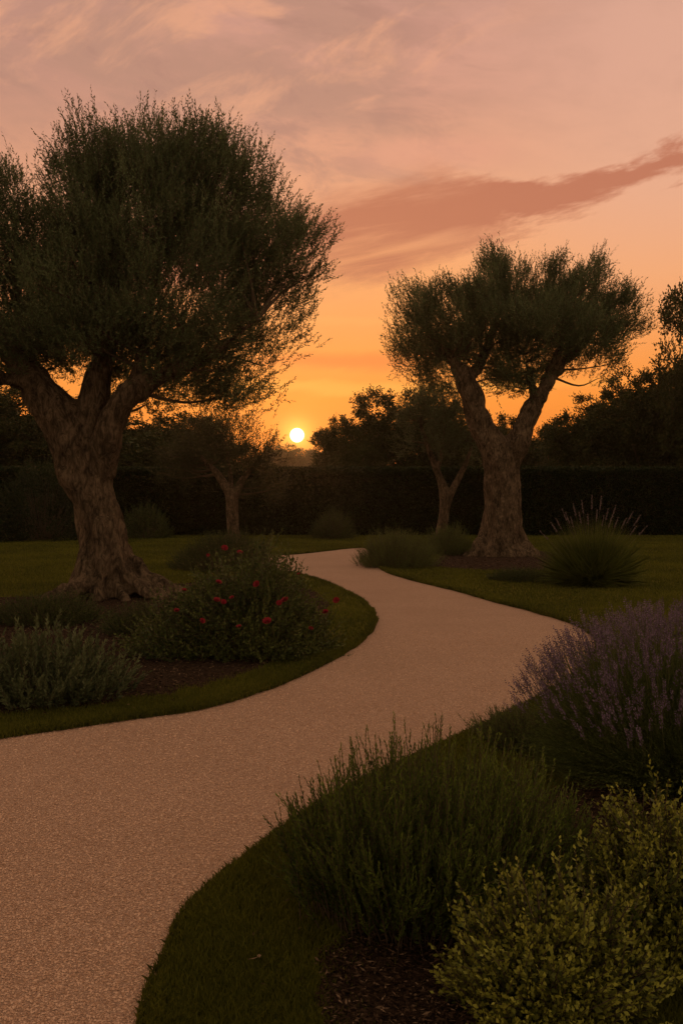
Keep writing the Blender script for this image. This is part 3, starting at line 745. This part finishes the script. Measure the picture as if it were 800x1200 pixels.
# ------------------------------------------------------------------ mid-ground planting
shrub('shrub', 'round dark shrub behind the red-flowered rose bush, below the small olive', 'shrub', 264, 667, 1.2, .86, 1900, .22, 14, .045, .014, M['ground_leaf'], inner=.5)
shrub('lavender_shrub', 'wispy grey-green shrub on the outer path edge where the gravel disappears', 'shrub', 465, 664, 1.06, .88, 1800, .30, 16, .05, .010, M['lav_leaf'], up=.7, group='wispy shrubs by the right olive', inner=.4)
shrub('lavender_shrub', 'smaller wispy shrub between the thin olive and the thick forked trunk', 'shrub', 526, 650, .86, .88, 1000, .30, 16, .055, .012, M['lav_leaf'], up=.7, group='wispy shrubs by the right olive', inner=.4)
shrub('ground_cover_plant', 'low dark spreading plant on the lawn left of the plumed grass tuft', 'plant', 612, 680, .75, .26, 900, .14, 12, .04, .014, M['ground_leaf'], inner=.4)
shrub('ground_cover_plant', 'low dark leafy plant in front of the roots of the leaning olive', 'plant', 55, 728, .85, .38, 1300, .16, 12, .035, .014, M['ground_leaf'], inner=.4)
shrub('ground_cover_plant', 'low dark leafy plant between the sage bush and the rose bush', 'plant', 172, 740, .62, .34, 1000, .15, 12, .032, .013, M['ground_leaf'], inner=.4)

# plumed grass tuft
x, y = G(693, 686)
tuft = thing('ornamental_grass', 'round grass tuft with pale flower plumes standing on the right lawn', 'grass tuft', (x, y, 0))
n = 5200
u = norm(rng.normal(size=(n, 3))); u[:, 2] = np.abs(u[:, 2]) * 1.25 + .12; u = norm(u)
b = np.c_[rng.normal(size=(n, 2)) * .12, np.zeros(n)]
ln_ = rng.uniform(.55, 1.0, n) * np.interp(u[:, 2], [0, .6, 1], [.86, 1.22, 1.32])
mid = b + u * (ln_ * .55)[:, None]; tip = b + u * ln_[:, None]; tip[:, 2] -= .16 * ln_ * (1 - u[:, 2]); tip[:, 2] = np.maximum(tip[:, 2], .02); mid[:, 2] = np.maximum(mid[:, 2], .03)
s = norm(np.cross(u, rng.normal(size=(n, 3)))) * .0045
V = np.stack([b - s, b + s, mid + s, tip, mid - s], 1).reshape(-1, 3)
link('blades', mesh_np('blades', V, np.arange(5 * n).reshape(-1, 5), M['tuft'], rng.uniform(0, .8, n)), tuft)
def plume_mesh(L, tall, head, mat, ww=.012, nleaf=40, stemr=.0022):
    z = rng.uniform(0, 1, nleaf); pos = np.c_[rng.normal(size=(nleaf, 2)) * ww * .25, tall - head + z * head]
    d = norm(np.c_[rng.normal(size=(nleaf, 2)) * .6, rng.uniform(.6, 1.4, nleaf)])
    lv = leaves(pos, d, ww * 1.5 * (1.1 - .5 * z), ww * .7, rng.uniform(0, 1, nleaf))
    st = prisms(np.array([[0, 0, 0.]]), np.array([[0, 0, tall - head * .3]]), stemr, stemr * .6)
    return cat([lv, (st[0], st[1], np.full(len(st[1]), .2))])
pm = [mesh_np('plume', *(lambda q: (q[0], q[1]))(plume_mesh(0, 1.0, .16, M['plume'], .016, 70, .0022)), M['plume'], rng.uniform(0, 1, 73)) for _ in range(3)]
for (px, py) in ((632, 622), (645, 612), (651, 608), (658, 596), (662, 600), (671, 590), (678, 600), (681, 586), (688, 602), (693, 580), (699, 598), (704, 582), (707, 604), (712, 596), (721, 592), (724, 606), (733, 608), (741, 600), (750, 604), (758, 616), (745, 617), (668, 606), (716, 606)):
    dd_ = y + rng.uniform(-.3, .3); t = P(px, py, dd_) - np.array([x, y, 0])
    o = link('flower_plume', pm[rng.integers(3)], tuft); v = Vector(t)
    o.rotation_euler = v.to_track_quat('Z', 'Y').to_euler(); o.scale = (1, 1, v.length)

# red rose bush
x, y = G(298, 764)
rose = thing('rose_bush', 'bushy rose with scattered red blooms beside the inner bend of the path', 'rose bush', (x, y, 0))
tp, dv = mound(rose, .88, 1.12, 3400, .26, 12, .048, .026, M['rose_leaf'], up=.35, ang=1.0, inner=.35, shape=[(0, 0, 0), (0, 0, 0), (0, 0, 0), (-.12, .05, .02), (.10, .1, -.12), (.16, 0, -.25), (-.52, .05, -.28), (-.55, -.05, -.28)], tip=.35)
def bloom_mesh(r):
    V, Fc, T, o = [], [], [], 0
    for ring, (k, tilt, rad) in enumerate(((4, .25, .45), (6, .55, .8), (8, .95, 1.0))):
        for j in range(k):
            a = 2 * math.pi * j / k + ring * .4; c_, s_ = math.cos(a), math.sin(a)
            def pt(u, v):  # u across, v outwards
                rr = r * rad * (0.15 + v * math.sin(tilt + .35 * v)); zz = r * (v * math.cos(tilt) * .95 + .05) * rad + r * .15 * (2 - ring)
                w_ = u * r * .62 * math.sin(math.pi * min(1, .25 + v * .62))
                return (c_ * rr - s_ * w_, s_ * rr + c_ * w_, zz)
            g = [[pt(u, v) for u in (-1, 0, 1)] for v in (0, .5, 1)]
            g[2][0] = tuple(np.array(g[2][0]) * .95); g[2][2] = tuple(np.array(g[2][2]) * .95)
            for row in g: V += row
            for a_ in range(2):
                for b_ in range(2): q = o + a_ * 3 + b_; Fc.append((q, q + 1, q + 4, q + 3)); T.append(.3 + .5 * a_ * rng.uniform())
            o += 9
    return mesh_np('rose_flower', np.array(V), np.array(Fc), M['petal'], np.array(T), True)
bm_ = [bloom_mesh(1.0) for _ in range(2)]
for (px, py, r, off) in ((263, 643, .055, -.25), (281, 648, .048, -.2), (301, 685, .055, -.62), (256, 683, .05, -.6), (254, 704, .055, -.75), (262, 706, .045, -.76), (272, 701, .04, -.75), (334, 704, .06, -.68), (327, 707, .045, -.7), (313, 729, .068, -.85), (394, 704, .055, -.1), (381, 718, .055, -.25), (237, 728, .045, -.8), (280, 735, .042, -.85), (207, 716, .045, -.5), (216, 692, .04, -.3), (364, 737, .04, -.45), (244, 651, .03, -.1), (350, 673, .03, -.35)):
    q = P(px, py, y + off) - np.array([x, y, 0])
    o = link('rose_flower', bm_[rng.integers(2)], rose); o.location = q; o.scale = (r * .58,) * 3
    o.rotation_euler = (rng.uniform(.4, 1.1), rng.uniform(-.3, .3), rng.uniform(-.5, .5))

# sage bush at the left
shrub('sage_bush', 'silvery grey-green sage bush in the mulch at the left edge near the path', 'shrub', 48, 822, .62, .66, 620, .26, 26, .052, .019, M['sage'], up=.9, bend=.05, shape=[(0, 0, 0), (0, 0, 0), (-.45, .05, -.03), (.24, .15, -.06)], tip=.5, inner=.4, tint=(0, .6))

# ------------------------------------------------------------------ foreground planting
# lavender
x, y = G(795, 904)
lav = thing('lavender_bush', 'large lavender mound with purple flower spikes at the right edge above the path bend', 'lavender', (x, y, 0))
n = 7500
u = norm(rng.normal(size=(n, 3))); u[:, 2] = np.abs(u[:, 2]) + .05; u = norm(u)
b = np.c_[u[:, :2] * .18 + rng.normal(size=(n, 2)) * .07, np.zeros(n)]
Rl, Hl = .98, .84
end = u * np.array([Rl, Rl, Hl]) * (rng.uniform(.62, 1, n) ** .5)[:, None]
end[:, 2] += .02
d = norm(end - b); ll = np.linalg.norm(end - b, axis=1)
st0 = b + d * (ll * .35)[:, None]
lv, tp = sprigs(st0, norm(d + rng.normal(size=(n, 3)) * .05), ll * .6, 20, .042, .0056, .38, .04, tint=rng.uniform(0, .6, n), tipy=.1)
link('foliage', mesh_np('foliage', *lv[:2], M['lav_leaf'], lv[2]), lav)
sv = prisms(b, st0, .003, .002); link('stems', mesh_np('stems', sv[0], sv[1], M['twig']), lav)
def spike_mesh():
    nl_ = 26; z = np.repeat(np.linspace(0, 1, 9), 3)[:nl_]; a = rng.uniform(0, 6.28, nl_)
    pos = np.c_[np.cos(a) * .003, np.sin(a) * .003, .11 + z * .085]
    d_ = norm(np.c_[np.cos(a), np.sin(a), np.full(nl_, 1.1)])
    l1 = leaves(pos, d_, .0135 * (1.15 - .5 * z), .0068, rng.uniform(0, 1, nl_))
    s1 = prisms(np.array([[0, 0, 0.]]), np.array([[0, 0, .17]]), .0014, .0010)
    return l1, s1
spk = []
for _ in range(5):
    l1, s1 = spike_mesh()
    V = np.vstack([l1[0], s1[0]]); Fc = np.vstack([l1[1], s1[1] + len(l1[0])])
    me = mesh_np('flower_spike', V, Fc, M['lav_flower'], np.r_[l1[2], np.full(3, .1)]); me.materials.append(M['stem'])
    me.polygons.foreach_set('material_index', np.r_[np.zeros(len(l1[1]), int), np.ones(3, int)].astype(np.int32)); spk.append((me, l1, s1))
ns = 1500
su = norm(rng.normal(size=(ns * 4, 3))); su[:, 2] = np.abs(su[:, 2]); su = su[(su[:, 2] > .30 + .3 * rng.uniform(size=len(su)))][:ns]; ns = len(su)
sp = su * np.array([Rl, Rl, Hl]) * rng.uniform(.86, 1.03, (ns, 1)); sp[:, 2] += .0
sdv = norm(su * np.array([.8, .8, 1]) + np.array([0, 0, .55]) + rng.normal(size=(ns, 3)) * .12)
sp = sp - sdv * .05
camloc = np.array([-x, -y, H]); near = np.argsort(np.linalg.norm(sp - camloc, axis=1) - 0.9 * sp[:, 2] - .25 * (su[:, 0] < -.5))
for i in near[:100]:
    o = link('flower_spike', spk[i % 5][0], lav); o.location = sp[i]; o.rotation_euler = Vector(sdv[i]).to_track_quat('Z', 'Y').to_euler()
    s_ = rng.uniform(.8, 1.25); o.scale = (s_, s_, s_)
rest = near[100:]; Vs, Fs, Ts, Mi, o_ = [], [], [], [], 0
for i in rest:
    me, l1, s1 = spk[i % 5]; V = np.vstack([l1[0], s1[0]]) * rng.uniform(.8, 1.25)
    q = np.array(Vector(sdv[i]).to_track_quat('Z', 'Y').to_matrix()); V = V @ q.T + sp[i]
    Vs.append(V); Fs.append(np.vstack([l1[1], s1[1] + len(l1[0])]) + o_); o_ += len(V); Ts.append(np.r_[l1[2], np.full(3, .1)]); Mi.append(np.r_[np.zeros(len(l1[1])), np.ones(3)])
me = mesh_np('flower_spikes', np.vstack(Vs), np.vstack(Fs), M['lav_flower'], np.concatenate(Ts)); me.materials.append(M['stem'])
me.polygons.foreach_set('material_index', np.concatenate(Mi).astype(np.int32))
o = link('lavender_flowers', me, lav); o['kind'] = 'stuff'

# rosemary
x, y = G(505, 1068)
ros = thing('rosemary_bush', 'dark green rosemary bush of upright needled shoots at the near path edge', 'rosemary', (x, y, 0))
n = 720
rr = rng.uniform(0, 1, n) ** .42; a = rng.uniform(0, 2 * np.pi, n)
bx_, by_ = np.cos(a) * rr, np.sin(a) * rr
b = np.c_[bx_ * .46, by_ * .34, np.full(n, .01)] + rng.normal(size=(n, 3)) * [.03, .03, 0]
tx, ty = bx_ * .62 + .02, by_ * .50
hh = (.69 - .34 * rr ** 3.) * rng.uniform(.60, 1.05, n)
tipp = np.c_[tx, ty, hh]; v = tipp - b; ll = np.linalg.norm(v, axis=1); d = norm(v)
st0 = b + v * .12
d = norm(d + rng.normal(size=(n, 3)) * .075)
lv, tp = sprigs(st0, d, ll * .86, 72, .029, .0078, .58, .05, tint=rng.uniform(0, .5, n), tipy=.45, taper=.45)
k = rng.integers(0, n, 1300); tt = rng.uniform(.25, .8, 1300)
sb = st0[k] + d[k] * (ll[k] * .86 * tt)[:, None]; sd = norm(d[k] + rng.normal(size=(1300, 3)) * .28)
lv2, tp2 = sprigs(sb, sd, rng.uniform(.07, .17, 1300), 24, .026, .0072, .6, .10, tint=rng.uniform(.1, .6, 1300), tipy=.4, taper=.4)
fv = cat([lv, lv2])
link('foliage', mesh_np('foliage', fv[0], fv[1], M['rosemary'], fv[2]), ros)
sv = cat([prisms(b, st0, .003, .003), prisms(st0, tp, .003, .001), prisms(sb, tp2, .0015, .0008)]); link('stems', mesh_np('stems', sv[0], sv[1], M['twig']), ros)

# golden-leaved shrubs
def golden(label, px, py, R_, Hh, n, shape):
    x, y = G(px, py); root = thing('golden_shrub', label, 'shrub', (x, y, 0), 'golden-leaved shrubs in the near right corner')
    mound(root, R_, Hh, n, .12, 13, .027, .0165, M['golden'], up=.35, ang=1.15, inner=.45, shape=shape, tip=1.1, tint=(-.22, .30), rough=.6)
    mound(root, R_ * 1.12, Hh * 1.10, n // 22, .14, 12, .024, .013, M['golden'], up=.7, ang=.9, inner=.8, shape=shape, tip=.9, tint=(.1, .6), rough=.6, part='young_shoots', stems=False)
golden('golden-leaved small shrub lowest in the near right corner, beside the rosemary', 632, 1190, .27, .34, 2500, [(0, 0, 0), (0, 0, 0), (.14, .06, .03), (-.04, .05, -.02)])
golden('taller golden-leaved shrub at the right edge, below the lavender', 775, 1105, .36, .48, 4000, [(0, 0, 0), (0, 0, 0), (.3, .05, 0), (-.08, -.10, -.08)])
# loose twigs and low growth under the lavender's path side
shrub('ground_cover_plant', 'low grassy plant spilling over the path edge between rosemary and lavender', 'plant', 618, 872, .42, .24, 900, .16, 14, .035, .006, M['lav_leaf'], up=.6, inner=.4)

# dry leaves fallen on the gravel and the lawn edge
p = np.vstack([along(left_edge, 90, 0., .5), along(right_edge, 90, 0., .5)]); n = len(p)
a = rng.uniform(0, 6.28, n); V, Fc, T = leaves(np.c_[p, rng.uniform(.012, .03, n)], norm(np.c_[np.cos(a), np.sin(a), rng.uniform(-.1, .3, n)]), rng.uniform(.025, .05, n), rng.uniform(.006, .016, n), rng.uniform(.5, 1, n))
struct('fallen_leaves', mesh_np('fallen_leaves', V, Fc, M['chip'], T), 'stuff')

# ------------------------------------------------------------------ evening haze
V = np.array([[x, y, z] for z in (-1, 26) for y in (-70, 1510) for x in (-910, 910)], float)
hm = new_mat('haze'); pv = N.nt.nodes.new('ShaderNodeVolumePrincipled'); ho = N.nt.nodes.new('ShaderNodeOutputMaterial')
pv.inputs['Color'].default_value = (1, .86, .70, 1); pv.inputs['Density'].default_value = 0.00026; pv.inputs['Anisotropy'].default_value = 0.75
N.nt.links.new(pv.outputs[0], ho.inputs['Volume'])
o = link('haze', mesh_np('haze', V, np.array([[0, 2, 3, 1], [4, 5, 7, 6], [0, 1, 5, 4], [1, 3, 7, 5], [3, 2, 6, 7], [2, 0, 4, 6]]), hm)); o['kind'] = 'stuff'
